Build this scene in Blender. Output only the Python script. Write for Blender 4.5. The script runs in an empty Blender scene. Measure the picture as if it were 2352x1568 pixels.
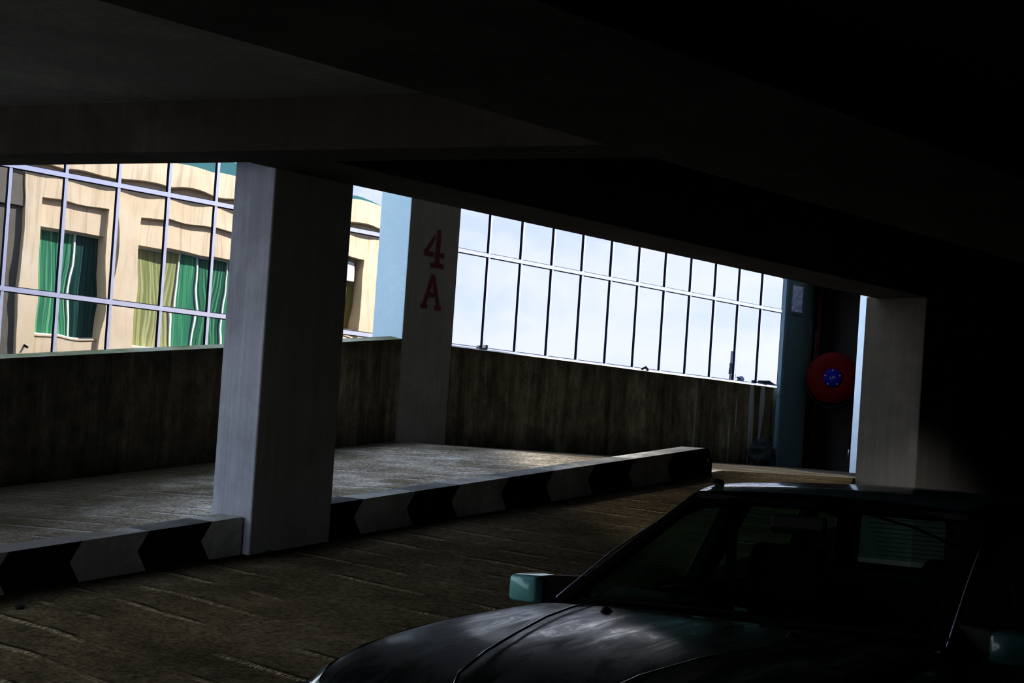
import bpy, bmesh, math, random
from mathutils import Vector, Matrix
random.seed(7)
sc = bpy.context.scene
COL = sc.collection
PI = math.pi

# ------------------------------------------------------------------ helpers
class MB:
    """collects polygons; build() links them as one mesh object"""
    def __init__(s): s.v = []; s.f = []; s.m = []
    def add(s, vs, fs, m=0):
        o = len(s.v); s.v += [tuple(p) for p in vs]
        for f in fs: s.f.append([o+i for i in f]); s.m.append(m)
        return s
    def box(s, x0, y0, z0, x1, y1, z1, m=0):
        return s.hexa([(x0,y0,z0),(x1,y0,z0),(x1,y1,z0),(x0,y1,z0)], [(x0,y0,z1),(x1,y0,z1),(x1,y1,z1),(x0,y1,z1)], m)
    def hexa(s, b, t, m=0):
        n = len(b)
        return s.add(list(b)+list(t), [list(range(n))[::-1], list(range(n,2*n))] + [[i,(i+1)%n,n+(i+1)%n,n+i] for i in range(n)], m)
    def prism(s, pts, ext, m=0):            # pts 3d polygon, ext vector
        e = Vector(ext)
        return s.hexa(pts, [tuple(Vector(p)+e) for p in pts], m)
    def grid(s, rows, m=0, closed=False):
        n = len(rows[0]); vs = [p for r in rows for p in r]; fs = []
        for i in range(len(rows)-1):
            for j in range(n if closed else n-1):
                k = (j+1) % n
                fs.append([i*n+j, i*n+k, (i+1)*n+k, (i+1)*n+j])
        return s.add(vs, fs, m)
    def tube(s, path, r, n=8, m=0, caps=True):
        path = [Vector(p) for p in path]; rows = []
        for i, p in enumerate(path):
            a = path[max(0,i-1)]; b = path[min(len(path)-1,i+1)]
            t = (b-a).normalized()
            u = t.cross(Vector((0,0,1)))
            if u.length < 1e-3: u = t.cross(Vector((1,0,0)))
            u.normalize(); w = t.cross(u)
            rr = r[i] if isinstance(r, (list,tuple)) else r
            rows.append([p+u*rr*math.cos(2*PI*k/n)+w*rr*math.sin(2*PI*k/n) for k in range(n)])
        o = len(s.v); s.grid(rows, m, True)
        if caps:
            s.f.append([o+i for i in range(n)][::-1]); s.m.append(m)
            q = o+(len(rows)-1)*n; s.f.append([q+i for i in range(n)]); s.m.append(m)
        return s
    def lathe(s, prof, c, ax, n=32, m=0, closed=False):   # prof (r, t) along axis ax from c
        ax = Vector(ax).normalized(); u = ax.cross(Vector((0,0,1)))
        if u.length < 1e-3: u = Vector((1,0,0))
        u.normalize(); w = ax.cross(u); c = Vector(c)
        P = list(prof) + ([prof[0]] if closed else [])
        rows = [[c+ax*t+(u*math.cos(2*PI*k/n)+w*math.sin(2*PI*k/n))*max(r,1e-4) for k in range(n)] for r, t in P]
        return s.grid(rows, m, True)
    def build(s, name, mats, parent=None, smooth=False, bevel=0, label=None, sub=0):
        if not isinstance(mats, (list,tuple)): mats = [mats]
        me = bpy.data.meshes.new(name); me.from_pydata(s.v, [], s.f)
        for m in mats: me.materials.append(m)
        me.polygons.foreach_set('material_index', s.m)
        bm = bmesh.new(); bm.from_mesh(me)
        bmesh.ops.remove_doubles(bm, verts=bm.verts, dist=1e-5)
        bmesh.ops.recalc_face_normals(bm, faces=bm.faces)
        bm.to_mesh(me); bm.free()
        o = bpy.data.objects.new(name, me); COL.objects.link(o)
        if parent: o.parent = parent
        if smooth:
            me.polygons.foreach_set('use_smooth', [True]*len(me.polygons))
        if bevel:
            b = o.modifiers.new('b','BEVEL'); b.width = bevel; b.segments = 2; b.limit_method = 'ANGLE'
        if sub:
            b = o.modifiers.new('s','SUBSURF'); b.levels = sub; b.render_levels = sub
        if label: o['label'] = label
        return o

def tag(o, label=None, cat=None, group=None, kind='thing'):
    if label: o['label'] = label
    if cat: o['category'] = cat
    if group: o['group'] = group
    if kind: o['kind'] = kind
    return o
def empty(name, loc=(0,0,0), rotz=0, **k):
    o = bpy.data.objects.new(name, None); COL.objects.link(o)
    o.location = loc; o.rotation_euler = (0,0,rotz); o.empty_display_size = .1
    tag(o, **k); return o
def struct(o, label=None, cat=None):
    return tag(o, label, cat, None, 'structure')

# ------------------------------------------------------------------ materials
class NT:
    def __init__(s, name):
        s.mat = bpy.data.materials.new(name); s.mat.use_nodes = True
        s.t = s.mat.node_tree; s.t.nodes.clear()
        s.out = s.n('ShaderNodeOutputMaterial')
        s.co = s.n('ShaderNodeTexCoord').outputs['Object']
    def n(s, t, **k):
        d = s.t.nodes.new(t)
        for a, v in k.items(): setattr(d, a, v)
        return d
    def link(s, a, b): s.t.links.new(a, b)
    def noise(s, scale, detail=6, rough=.6, vec=(1,1,1), dist=0):
        mp = s.n('ShaderNodeMapping'); mp.inputs['Scale'].default_value = vec; s.link(s.co, mp.inputs['Vector'])
        t = s.n('ShaderNodeTexNoise'); t.inputs['Scale'].default_value = scale; t.inputs['Detail'].default_value = detail
        t.inputs['Roughness'].default_value = rough; t.inputs['Distortion'].default_value = dist
        s.link(mp.outputs['Vector'], t.inputs['Vector']); return t.outputs['Fac']
    def ramp(s, fac, stops, interp='LINEAR'):
        r = s.n('ShaderNodeValToRGB'); r.color_ramp.interpolation = interp
        e = r.color_ramp.elements
        while len(e) < len(stops): e.new(.5)
        for x, (p, c) in zip(e, stops):
            x.position = p; x.color = (c[0],c[1],c[2],1) if isinstance(c,(tuple,list)) else (c,c,c,1)
        s.link(fac, r.inputs['Fac']); return r.outputs['Color']
    def mix(s, a, b, fac, mode='MIX'):
        m = s.n('ShaderNodeMix', data_type='RGBA', blend_type=mode)
        for sock, v in ((m.inputs[6],a),(m.inputs[7],b)):
            if isinstance(v,(tuple,list)): sock.default_value = (*v[:3],1)
            else: s.link(v, sock)
        if isinstance(fac,(int,float)): m.inputs[0].default_value = fac
        else: s.link(fac, m.inputs[0])
        return m.outputs[2]
    def math(s, op, a, b=None):
        m = s.n('ShaderNodeMath', operation=op)
        for i, v in enumerate((a,b)):
            if v is None: continue
            if isinstance(v,(int,float)): m.inputs[i].default_value = v
            else: s.link(v, m.inputs[i])
        return m.outputs[0]
    def sep(s):
        x = s.n('ShaderNodeSeparateXYZ'); s.link(s.co, x.inputs[0]); return x.outputs
    def bump(s, h, dist, strength=1, normal=None):
        b = s.n('ShaderNodeBump'); b.inputs['Distance'].default_value = dist; b.inputs['Strength'].default_value = strength
        s.link(h, b.inputs['Height'])
        if normal is not None: s.link(normal, b.inputs['Normal'])
        return b.outputs['Normal']
    def bsdf(s, col, rough=.8, metal=0, spec=.3, normal=None, coat=0, coat_rough=.05):
        p = s.n('ShaderNodeBsdfPrincipled')
        if isinstance(col,(tuple,list)): p.inputs['Base Color'].default_value = (*col[:3],1)
        else: s.link(col, p.inputs['Base Color'])
        if isinstance(rough,(int,float)): p.inputs['Roughness'].default_value = rough
        else: s.link(rough, p.inputs['Roughness'])
        p.inputs['Metallic'].default_value = metal; p.inputs['Specular IOR Level'].default_value = spec
        p.inputs['Coat Weight'].default_value = coat; p.inputs['Coat Roughness'].default_value = coat_rough
        if normal is not None:
            s.link(normal, p.inputs['Normal'])
        s.link(p.outputs[0], s.out.inputs['Surface']); return p

def plain(name, col, rough=.6, metal=0, spec=.3, var=.12, scale=9, coat=0):
    t = NT(name); n = t.noise(scale)
    c = t.ramp(n, [(.3, tuple(x*(1-var) for x in col)), (.7, tuple(min(1,x*(1+var)) for x in col))])
    t.bsdf(c, rough, metal, spec, None, coat); return t.mat
def concrete(name, a, b, stain=None, stain_amt=.5, bump=.004, streak=True, rough=.9, grain=.5):
    t = NT(name)
    c = t.ramp(t.noise(1.3, 8, .65), [(.3, a), (.7, b)])
    c = t.mix(c, t.ramp(t.noise(45, 3), [(.3,.72),(.65,1.1)]), grain if bump > .002 else .15, 'MULTIPLY')
    if stain is not None:
        f = t.noise(1.0, 7, .68, (5,5,.35) if streak else (1,1,1), .3)
        f = t.ramp(f, [(.5-.25*stain_amt, 0), (.62-.12*stain_amt, 1)])
        c = t.mix(stain, c, f)
        f2 = t.ramp(t.noise(1.0, 5, .7, (17,17,.5)), [(.42,.45),(.6,1)])
        c = t.mix(c, f2, .7 if streak else .2, 'MULTIPLY')
    h = t.math('ADD', t.noise(60, 4), t.math('MULTIPLY', t.noise(6, 5), 2.))
    t.bsdf(c, rough, 0, 0 if 'worn' in name else .12, t.bump(h, bump)); return t.mat

M = {}
M['pillar'] = concrete('painted_concrete', (.42,.435,.40), (.47,.485,.45), (.38,.385,.35), .08, .002, False)
M['pillar_b'] = concrete('darkened_painted_concrete', (.140,.127,.108), (.165,.150,.128), (.12,.11,.095), .1, .002, False)  # darker copy of the pillar paint, offsetting excess light on the right pillar
M['pillar_c'] = concrete('marked_pillar_concrete', (.18,.172,.15), (.215,.205,.18), (.16,.15,.125), .1, .002, False)
M['coping2'] = concrete('pale_coping', (.62,.63,.65), (.75,.76,.78), (.4,.38,.35), .2, .003, False)
M['coping'] = concrete('coping', (.25,.26,.20), (.36,.36,.30), (.14,.15,.08), .45, .003, False)
def parapet_mat():
    t = NT('stained_parapet'); X, Y, Z = t.sep()
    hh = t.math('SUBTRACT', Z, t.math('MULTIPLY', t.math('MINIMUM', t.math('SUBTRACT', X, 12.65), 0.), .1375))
    c = t.ramp(t.noise(1.2, 8, .7, (1,1,.8)), [(.34,(.17,.14,.08)),(.66,(.27,.235,.15))])
    c = t.mix(c, t.ramp(t.noise(1., 6, .7, (2.4,2.4,.22), .4), [(.36,(.22,.19,.10)),(.56,(1,1,1))]), .85, 'MULTIPLY')
    c = t.mix(c, t.ramp(t.noise(1., 6, .75, (13,13,.45), .2), [(.38,.40),(.58,1.1)]), .5, 'MULTIPLY')
    c = t.mix(c, t.ramp(t.noise(5, 9, .75, (1.3,1.3,.8)), [(.36,.25),(.6,1.15)]), .7, 'MULTIPLY')
    c = t.mix(c, t.ramp(t.noise(55, 4, .7), [(.3,.6),(.65,1.15)]), .5, 'MULTIPLY')
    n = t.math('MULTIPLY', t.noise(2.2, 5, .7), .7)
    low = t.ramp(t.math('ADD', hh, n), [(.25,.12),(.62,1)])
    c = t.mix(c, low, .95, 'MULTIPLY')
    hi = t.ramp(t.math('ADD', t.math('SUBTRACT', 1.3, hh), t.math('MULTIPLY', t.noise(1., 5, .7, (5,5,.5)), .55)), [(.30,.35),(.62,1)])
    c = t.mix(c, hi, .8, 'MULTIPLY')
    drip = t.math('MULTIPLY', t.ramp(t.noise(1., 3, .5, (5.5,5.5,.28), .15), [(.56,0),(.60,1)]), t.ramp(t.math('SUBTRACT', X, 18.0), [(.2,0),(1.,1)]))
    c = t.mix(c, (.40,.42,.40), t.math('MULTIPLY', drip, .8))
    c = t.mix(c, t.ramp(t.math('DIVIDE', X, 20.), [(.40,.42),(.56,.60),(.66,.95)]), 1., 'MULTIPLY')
    h = t.math('ADD', t.noise(60, 4), t.math('MULTIPLY', t.noise(6, 5), 2.))
    t.bsdf(c, .92, 0, .12, t.bump(h, .006)); return t.mat
M['parapet'] = parapet_mat()
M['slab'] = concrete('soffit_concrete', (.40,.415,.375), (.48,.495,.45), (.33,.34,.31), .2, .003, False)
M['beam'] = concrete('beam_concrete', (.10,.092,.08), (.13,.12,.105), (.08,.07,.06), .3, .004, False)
M['dark'] = concrete('dim_wall', (.12,.12,.115), (.15,.15,.14), None, bump=.002)
M['niche'] = concrete('niche_wall', (.055,.055,.06), (.07,.07,.075), None, bump=.002)
M['kerb_w'] = concrete('kerb_white', (.62,.62,.59), (.72,.72,.69), (.35,.34,.31), .2, .002, False)
M['kerb_b'] = concrete('kerb_black', (.010,.010,.011), (.018,.018,.019), None, bump=.002)
M['kerb_wt'] = concrete('kerb_white_worn', (.34,.325,.30), (.46,.44,.41), (.2,.19,.17), .3, .003, False)
M['kerb_bt'] = concrete('kerb_black_worn', (.10,.10,.105), (.15,.15,.15), (.2,.19,.18), .15, .003, False)
M['jamb'] = plain('jamb_white', (.78,.88,.98), .6, var=.03)
M['door'] = plain('door_paint', (.095,.155,.165), .5, var=.06)
M['dooredge'] = plain('lit_door_edge', (.13,.20,.25), .5, var=.06)  # lighter door colour, painting in the light on the leaf's edge
M['red_paint'] = plain('red_marking', (.07,.004,.006), .7, var=.15)
M['red'] = plain('red_enamel', (.085,.001,.001), .6, spec=.1, var=.08, scale=3)
M['red_pipe'] = plain('red_pipe_paint', (.03,.001,.001), .6, spec=.1)
M['blue'] = plain('blue_hub', (.004,.006,.16), .6, spec=.1, var=.2, scale=30)
M['rubber'] = plain('black_rubber', (.010,.010,.011), .7, spec=.1)
M['black'] = plain('black_plastic', (.010,.010,.011), .55, spec=.15)
M['steel'] = plain('grey_steel', (.3,.31,.33), .4, .8)
M['lens'] = plain('lamp_lens', (.5,.52,.55), .12, .3, coat=1)
M['amber'] = plain('clear_indicator', (.55,.5,.45), .12, .2, coat=1)
M['chrome'] = plain('chrome', (.7,.72,.75), .12, 1)
M['fabric'] = plain('seat_fabric', (.02,.021,.022), .9)
M['redfab'] = plain('red_fabric', (.10,.006,.008), .9)
M['tarp'] = plain('tarp', (.012,.026,.028), .8, var=.4, scale=4)
M['alu'] = plain('aluminium', (.52,.53,.68), .4, .4, .5, var=.04)
M['gasket'] = plain('dark_gasket', (.012,.016,.035), .5)
M['white'] = plain('white_paint', (.8,.8,.78), .5, var=.05)
M['dusty'] = plain('edge_highlight', (.9,.87,.8), .6)  # unused; pale tone meant for the highlight along the bonnet crease
M['tagp'] = plain('pale_tag', (.25,.36,.36), .4)
M['stone'] = plain('stone', (.02,.019,.016), .9)
M['mast'] = plain('mast_steel', (.10,.13,.17), .5)
M['panel'] = plain('antenna_panel', (.35,.38,.45), .5)
M['leaf'] = plain('leaf', (.05,.10,.02), .8, var=.5)
M['darkroof'] = plain('dark_roof', (.09,.09,.12), .6)
M['blankwall'] = plain('facade_base', (.45,.45,.47), .8)

def floor_mat(name, a, b, dark, axis_skew, bumpd, moss=None):
    t = NT(name); X, Y, Z = t.sep()
    c = t.ramp(t.noise(1.1, 10, .72, (1.2,.7,1)), [(.36, tuple(x*.62 for x in a)), (.5, a), (.66, b)])
    c = t.mix(c, t.ramp(t.noise(26, 7, .8, (1.4,.8,1)), [(.36, .22), (.6, 1.1)]), .85, 'MULTIPLY')
    if moss is not None:
        c = t.mix(c, moss, t.ramp(t.noise(.7, 6, .7), [(.5,0),(.66,.8)]))
    # worn grooves across the ramp, .34 m apart
    q = t.math('ADD', X, t.math('MULTIPLY', Y, axis_skew))
    q = t.math('ADD', q, t.math('MULTIPLY', t.noise(.8, 3), .16))
    fr = t.math('FRACT', t.math('DIVIDE', q, .345))
    d = t.math('ABSOLUTE', t.math('SUBTRACT', fr, .5))
    ridge = t.ramp(d, [(.0, 1), (.045, .9), (.085, 0)])
    wear = t.ramp(t.noise(1.5, 5, .65, (1,.6,1)), [(.46,0),(.56,1)])
    ridge = t.math('MULTIPLY', ridge, wear)
    line = t.ramp(t.math('ABSOLUTE', t.math('SUBTRACT', fr, .61)), [(.0,1),(.035,.6),(.05,0)])
    line = t.math('MULTIPLY', line, wear)
    teeth = t.math('ADD', .45, t.math('MULTIPLY', t.math('SINE', t.math('ADD', t.math('MULTIPLY', Y, 190.), t.math('MULTIPLY', t.noise(9, 3), 26.))), .55))
    rt = t.math('MULTIPLY', ridge, teeth)
    c = t.mix(c, dark, t.math('MULTIPLY', line, .85))
    c = t.mix(c, tuple(min(1,x*2.0) for x in b), t.math('MULTIPLY', rt, .9))
    h = t.math('ADD', t.math('MULTIPLY', t.noise(20, 9, .8, (1.2,.8,1)), 1.5), t.math('MULTIPLY', rt, .9))
    h = t.math('SUBTRACT', h, t.math('MULTIPLY', line, .8))
    if moss is not None:
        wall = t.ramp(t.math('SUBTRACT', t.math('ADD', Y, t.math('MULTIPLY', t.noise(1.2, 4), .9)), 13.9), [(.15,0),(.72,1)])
        c = t.mix(c, (.035,.032,.022), t.math('MULTIPLY', wall, .9))  # dirt and contact shadow beside the wall, both painted into the floor
        c = t.mix(c, t.ramp(t.math('DIVIDE', X, 20.), [(.60,1.0),(.70,.30)]), 1., 'MULTIPLY')  # colour darkened past the crest to hold down daylight on the landing
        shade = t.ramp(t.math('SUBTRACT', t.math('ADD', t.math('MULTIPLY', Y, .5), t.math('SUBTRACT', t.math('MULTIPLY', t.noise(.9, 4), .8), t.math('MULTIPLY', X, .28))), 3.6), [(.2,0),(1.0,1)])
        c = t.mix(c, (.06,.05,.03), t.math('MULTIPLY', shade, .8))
    else:
        c = t.mix(c, t.ramp(t.math('DIVIDE', X, 20.), [(.28,1.0),(.42,.50),(.50,.24),(.57,.22),(.64,.32)]), 1.0, 'MULTIPLY')  # colour darkened towards the kerb end, painting out the bright daylight there
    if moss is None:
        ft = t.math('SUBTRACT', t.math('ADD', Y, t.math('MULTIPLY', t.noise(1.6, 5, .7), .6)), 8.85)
        c = t.mix(c, (.012,.010,.007), t.math('MULTIPLY', t.ramp(ft, [(.12,0),(.5,1)]), t.ramp(t.math('DIVIDE', X, 20.), [(.60,.92),(.66,0)])))  # contact shadow and dirt painted along the kerb and pillar foot
    t.bsdf(c, 1., 0, .0, t.bump(h, bumpd)); return t.mat
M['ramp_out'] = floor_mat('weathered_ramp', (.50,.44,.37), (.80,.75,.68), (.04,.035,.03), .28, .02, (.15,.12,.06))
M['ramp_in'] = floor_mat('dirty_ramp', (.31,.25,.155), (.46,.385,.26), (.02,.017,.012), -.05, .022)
M['lower'] = floor_mat('lower_floor', (.05,.045,.035), (.08,.075,.06), (.02,.017,.012), 0, .006)

def paint_mat():
    t = NT('teal_car_paint')
    n = t.noise(2.2, 6, .7, (1.2,5,2), .6)
    c = t.mix((.035,.125,.125), (.10,.15,.15), t.ramp(n, [(.45,0),(.75,.7)]))
    r = t.ramp(n, [(.35,.16),(.7,.42)])
    t.bsdf(c, r, .0, .5, None, .6, .06); return t.mat
M['paint'] = paint_mat()
def bonnet_mat():
    t = NT('dusty_bonnet_paint')
    n = t.noise(2.6, 7, .72, (1.0,4.2,2), 1.0)
    c = t.mix((.012,.022,.022), (.17,.17,.165), t.ramp(n, [(.47,0),(.78,.75)]))
    t.bsdf(c, t.ramp(n, [(.35,.18),(.7,.55)]), 0, .4, None, .15, .12); return t.mat
M['lit_paint'] = plain('lit_mirror_shell', (.26,.54,.52), .3, coat=.6, var=.05)  # brightened copy of the car teal; light on the far shell painted in
M['bonnet'] = bonnet_mat()

def glass(name, tint, refl=.06):
    t = NT(name)
    tr = t.n('ShaderNodeBsdfTransparent'); tr.inputs['Color'].default_value = (*tint,1)
    gl = t.n('ShaderNodeBsdfGlossy'); gl.inputs['Roughness'].default_value = .02
    fr = t.n('ShaderNodeFresnel'); bf = t.n('ShaderNodeNewGeometry').outputs['Backfacing']
    t.link(t.math('SUBTRACT', 1.42, t.math('MULTIPLY', bf, 1.42-1/1.42)), fr.inputs['IOR'])
    mx = t.n('ShaderNodeMixShader'); t.link(fr.outputs[0], mx.inputs[0]); t.link(tr.outputs[0], mx.inputs[1]); t.link(gl.outputs[0], mx.inputs[2])
    t.link(mx.outputs[0], t.out.inputs['Surface']); return t.mat
M['cglass'] = glass('car_glass', (.36,.55,.51))
M['dglass'] = glass('door_glass', (.7,.75,.85))

def mirror_mat():
    t = NT('mirror_glazing')
    dirt = t.ramp(t.noise(1.0, 6, .7, (6,6,.4)), [(.4,.90),(.7,1.0)])
    c = t.mix((.338,.356,.412), dirt, .15, 'MULTIPLY')
    h = t.noise(.55, 2, .4, (1,1,1))
    t.bsdf(c, .0, 1, .5, t.bump(h, .0045)); return t.mat
M['mirror'] = mirror_mat()
M['mirror_flat'] = mirror_mat(); M['mirror_flat'].name = 'mirror_glazing_flat'
for l_ in list(M['mirror_flat'].node_tree.links):
    if l_.to_socket.name == 'Normal' and l_.to_node.type == 'BSDF_PRINCIPLED': M['mirror_flat'].node_tree.links.remove(l_)

def cream_mat():
    t = NT('cream_render')
    c = t.ramp(t.noise(1.0, 7, .6), [(.3,(.72,.60,.43)),(.7,(.78,.67,.51))])
    st = t.ramp(t.noise(1.0, 6, .7, (4,4,.25)), [(.34,.62),(.5,1)])
    c = t.mix(c, st, .55, 'MULTIPLY')
    X, Y, Z = t.sep()
    t.bsdf(c, .9, 0, .1); return t.mat
M['cream'] = cream_mat()
def curtain_mat(name, cols, scale=7):
    t = NT(name)
    n = t.noise(1.0, 3, .5, (scale,1,.12))
    c = t.ramp(n, [(.30+.4*i/(len(cols)-1), x) for i, x in enumerate(cols)], 'EASE')
    t.bsdf(c, .25, 0, .5); return t.mat
M['pane_green'] = curtain_mat('green_curtain_glass', [(.03,.13,.10),(.12,.36,.20),(.08,.25,.17),(.25,.52,.30),(.14,.36,.23)])
M['pane_mid'] = curtain_mat('shaded_curtain_glass', [(.03,.11,.085),(.09,.26,.16),(.04,.13,.10),(.15,.36,.20),(.05,.16,.12)])
M['pane_dark'] = curtain_mat('dark_green_glass', [(.02,.07,.06),(.05,.14,.11),(.03,.08,.075),(.14,.26,.21)], 5)
M['pane_pale'] = curtain_mat('pale_glass', [(.25,.26,.10),(.5,.5,.3),(.3,.32,.14),(.45,.45,.22)], 5)
M['pane_olive'] = curtain_mat('olive_glass', [(.20,.17,.06),(.28,.24,.09),(.24,.2,.07)], 4)
def roof_mat():
    t = NT('green_metal_roof'); X, Y, Z = t.sep()
    d = t.math('ABSOLUTE', t.math('SUBTRACT', t.math('FRACT', t.math('DIVIDE', t.math('ADD', X, t.math('MULTIPLY', Y, .0)), .24)), .5))
    c = t.mix((.006,.10,.085), (.40,.66,.6), t.ramp(d, [(.0,1),(.05,.8),(.10,0)]))
    t.bsdf(c, .5, 0, .3); return t.mat
M['groof'] = roof_mat()

# ------------------------------------------------------------------ camera (shifted lens, horizon rolled about 4 degrees)
F = 3600.; RHO = math.atan(.068); PSI = math.radians(44.08); TH = math.atan(60/F)
f0 = Vector((math.cos(PSI), math.sin(PSI), 0)); rr = Vector((math.sin(PSI), -math.cos(PSI), 0)); uu = Vector((0,0,1))
fw = f0*math.cos(TH)+uu*math.sin(TH); u1 = uu*math.cos(TH)-f0*math.sin(TH)
cr = rr*math.cos(RHO)+u1*math.sin(RHO); cu = -rr*math.sin(RHO)+u1*math.cos(RHO)
cam = bpy.data.cameras.new('camera'); cam.sensor_width = 36; cam.lens = F/2352*36; cam.shift_y = 176/2352
cam.clip_start = .05; cam.clip_end = 2000
co = bpy.data.objects.new('camera', cam); COL.objects.link(co)
co.matrix_world = Matrix(((cr.x,cu.x,-fw.x,0),(cr.y,cu.y,-fw.y,0),(cr.z,cu.z,-fw.z,0),(0,0,0,1)))
sc.camera = co

# ------------------------------------------------------------------ levels
YK, YW = 9.2, 14.2            # kerb line, outer wall line
XC = 12.65                    # crest of the ramp
ZL = -1.49                    # lower parking floor
def zr(x, y):
    z = (-.06 - .0114*(14.2-y)) + .1375*min(0, x-XC)
    return max(z, ZL)

# floors
def yedge(x): return 5.4 if x < 8.7 else min(9.28, 5.4+(x-8.7)*3.88/6.3)
def grid_floor(name, x0, x1, y0, y1, mat, nx=60, ny=12):
    m = MB(); rows = []
    xs = sorted(set([x0+(x1-x0)*i/nx for i in range(nx+1)] + [XC, 8.7, 15.0]))
    for x in xs:
        a = y0 if y0 > 6 else min(yedge(x), y1-.005)
        rows.append([(x, a+(y1-a)*j/ny, zr(x, a+(y1-a)*j/ny)) for j in range(ny+1)])
    m.grid(rows)
    n = ny+1
    top = len(m.v)
    # skirt down to make it a solid slab
    rim = [r[0] for r in rows]; rim2 = [r[-1] for r in rows]
    m.grid([rim, [(a,b,c-.35) for a,b,c in rim]]); m.grid([rim2, [(a,b,c-.35) for a,b,c in rim2]])
    return m.build(name, mat)
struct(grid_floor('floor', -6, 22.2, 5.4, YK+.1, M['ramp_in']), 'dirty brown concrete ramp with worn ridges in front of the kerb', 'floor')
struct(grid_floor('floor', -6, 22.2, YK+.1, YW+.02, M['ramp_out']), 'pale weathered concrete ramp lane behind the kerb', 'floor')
struct(MB().box(-6,-6,ZL-.3,22.2,9.3,ZL).build('floor', M['lower']), 'dark lower parking floor under the car', 'floor')
m = MB(); xs = [-6+21*i/40 for i in range(41)]+[15.02,22.2]
ye = lambda x: yedge(x)-.012
m.grid([[(x,ye(x),ZL-.05) for x in xs],[(x,ye(x),zr(x,ye(x))+.001) for x in xs],[(x,ye(x)+.06,zr(x,ye(x))+.001) for x in xs],[(x,ye(x)+.06,ZL-.05) for x in xs]])
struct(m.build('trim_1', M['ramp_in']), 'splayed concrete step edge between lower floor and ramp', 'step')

# outer parapets
def ptop(x): return max(-.494+.1323*x, -.45)
m = MB(); xs = [-6+18.66*i/24 for i in range(25)]
m.grid([[(x,YW,zr(x,YW)-.4) for x in xs], [(x,YW,ptop(x)) for x in xs], [(x,YW+.21,ptop(x)+.035) for x in xs], [(x,YW+.21,-4) for x in xs]])
m.m = [1 if 24 <= i < 48 else 0 for i in range(len(m.f))]
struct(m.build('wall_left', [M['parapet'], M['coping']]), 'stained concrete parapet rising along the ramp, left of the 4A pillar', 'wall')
m = MB(); xs = [13.5+7.65*i/10 for i in range(11)]; rng = random.Random(3)
m.grid([[(x,YW,-.6) for x in xs], [(x,YW,1.168+.006*rng.random()) for x in xs], [(x,YW+.21,1.195+.012*rng.random()) for x in xs], [(x,YW+.21,-4) for x in xs]])
m.m = [1 if 10 <= i < 20 else 0 for i in range(len(m.f))]
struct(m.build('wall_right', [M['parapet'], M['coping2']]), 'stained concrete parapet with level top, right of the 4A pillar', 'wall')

# ceilings and beams
ZB, ZS = 1.86, 2.22
def bx(y): return 9.93-.37*y          # far lower edge of the skewed beam
m = MB()
b = [(2.4,6.2),(bx(6.2)-.1,6.2),(bx(14.7)-.1,14.7),(2.4,14.7)]
m.hexa([(x,y,ZS) for x,y in b], [(x,y,ZS+.3) for x,y in b])
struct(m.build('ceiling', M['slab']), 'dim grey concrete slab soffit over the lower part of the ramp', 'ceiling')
m = MB().box(-6,-6,ZS,22.2,6.0,ZS+.7)
b = [(bx(5.9),5.9),(22.2,5.9),(22.2,9.12),(bx(9.12),9.12)]
m.hexa([(x,y,ZS+.35) for x,y in b], [(x,y,ZS+.6) for x,y in b])
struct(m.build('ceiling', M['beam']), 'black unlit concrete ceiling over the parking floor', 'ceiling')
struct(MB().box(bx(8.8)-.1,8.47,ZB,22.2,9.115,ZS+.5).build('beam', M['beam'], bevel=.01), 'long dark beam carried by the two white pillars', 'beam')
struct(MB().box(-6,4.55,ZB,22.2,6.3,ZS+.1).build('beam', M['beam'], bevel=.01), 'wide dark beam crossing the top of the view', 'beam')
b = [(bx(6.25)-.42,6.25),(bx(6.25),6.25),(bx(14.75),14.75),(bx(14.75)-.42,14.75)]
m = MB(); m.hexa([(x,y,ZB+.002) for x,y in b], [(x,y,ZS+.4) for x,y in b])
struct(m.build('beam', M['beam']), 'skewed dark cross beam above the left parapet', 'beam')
struct(MB().box(-1.25,-6,-2,-1.05,4.1,2.6).build('wall_left', M['dark']), 'unseen wall added beside the camera to shade the near mirror', 'wall')  # added out of view, keeps light off the near wing mirror
# enclosing walls of the dark parking hall
struct(MB().box(-6.2,-6.2,-4,-6,14.4,-1.05).box(-6.2,-6.2,-1.05,-6,1.2,2.6).build('wall_left', M['dark']), 'end wall of the parking hall with a wide opening', 'wall')
m = MB().box(2.4,-6.2,2.9,19.5,9.1,14)
b = [(2.4,9.1),(bx(9.1)-.05,9.1),(bx(14.7)-.05,14.7),(2.4,14.7)]
m.hexa([(x,y,2.55) for x,y in b], [(x,y,2.95) for x,y in b])
struct(m.build('wall_upper', M['dark']), 'upper storeys of the car park above the dark beams', 'wall')
struct(MB().box(-6.2,-6.2,-4,22.4,-6,2.6).build('wall_back', M['dark']), 'dark rear wall of the parking hall', 'wall')
struct(MB().box(22.2,-6.2,-4,22.35,9.3,2.9).build('wall_right', M['dark']), 'dark far wall beyond the right pillar', 'wall')
struct(MB().box(15.74,9.3,-1.5,22.2,9.5,3.2).build('wall_stair', M['dark']), 'black wall in the shadow to the right of the right pillar', 'wall')
struct(MB().box(15.75,8.62,-.22,22.19,8.80,.43).build('wall_front', M['pillar_b']), 'low dim grey wall beside the right pillar above the car roof', 'wall')

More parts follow.
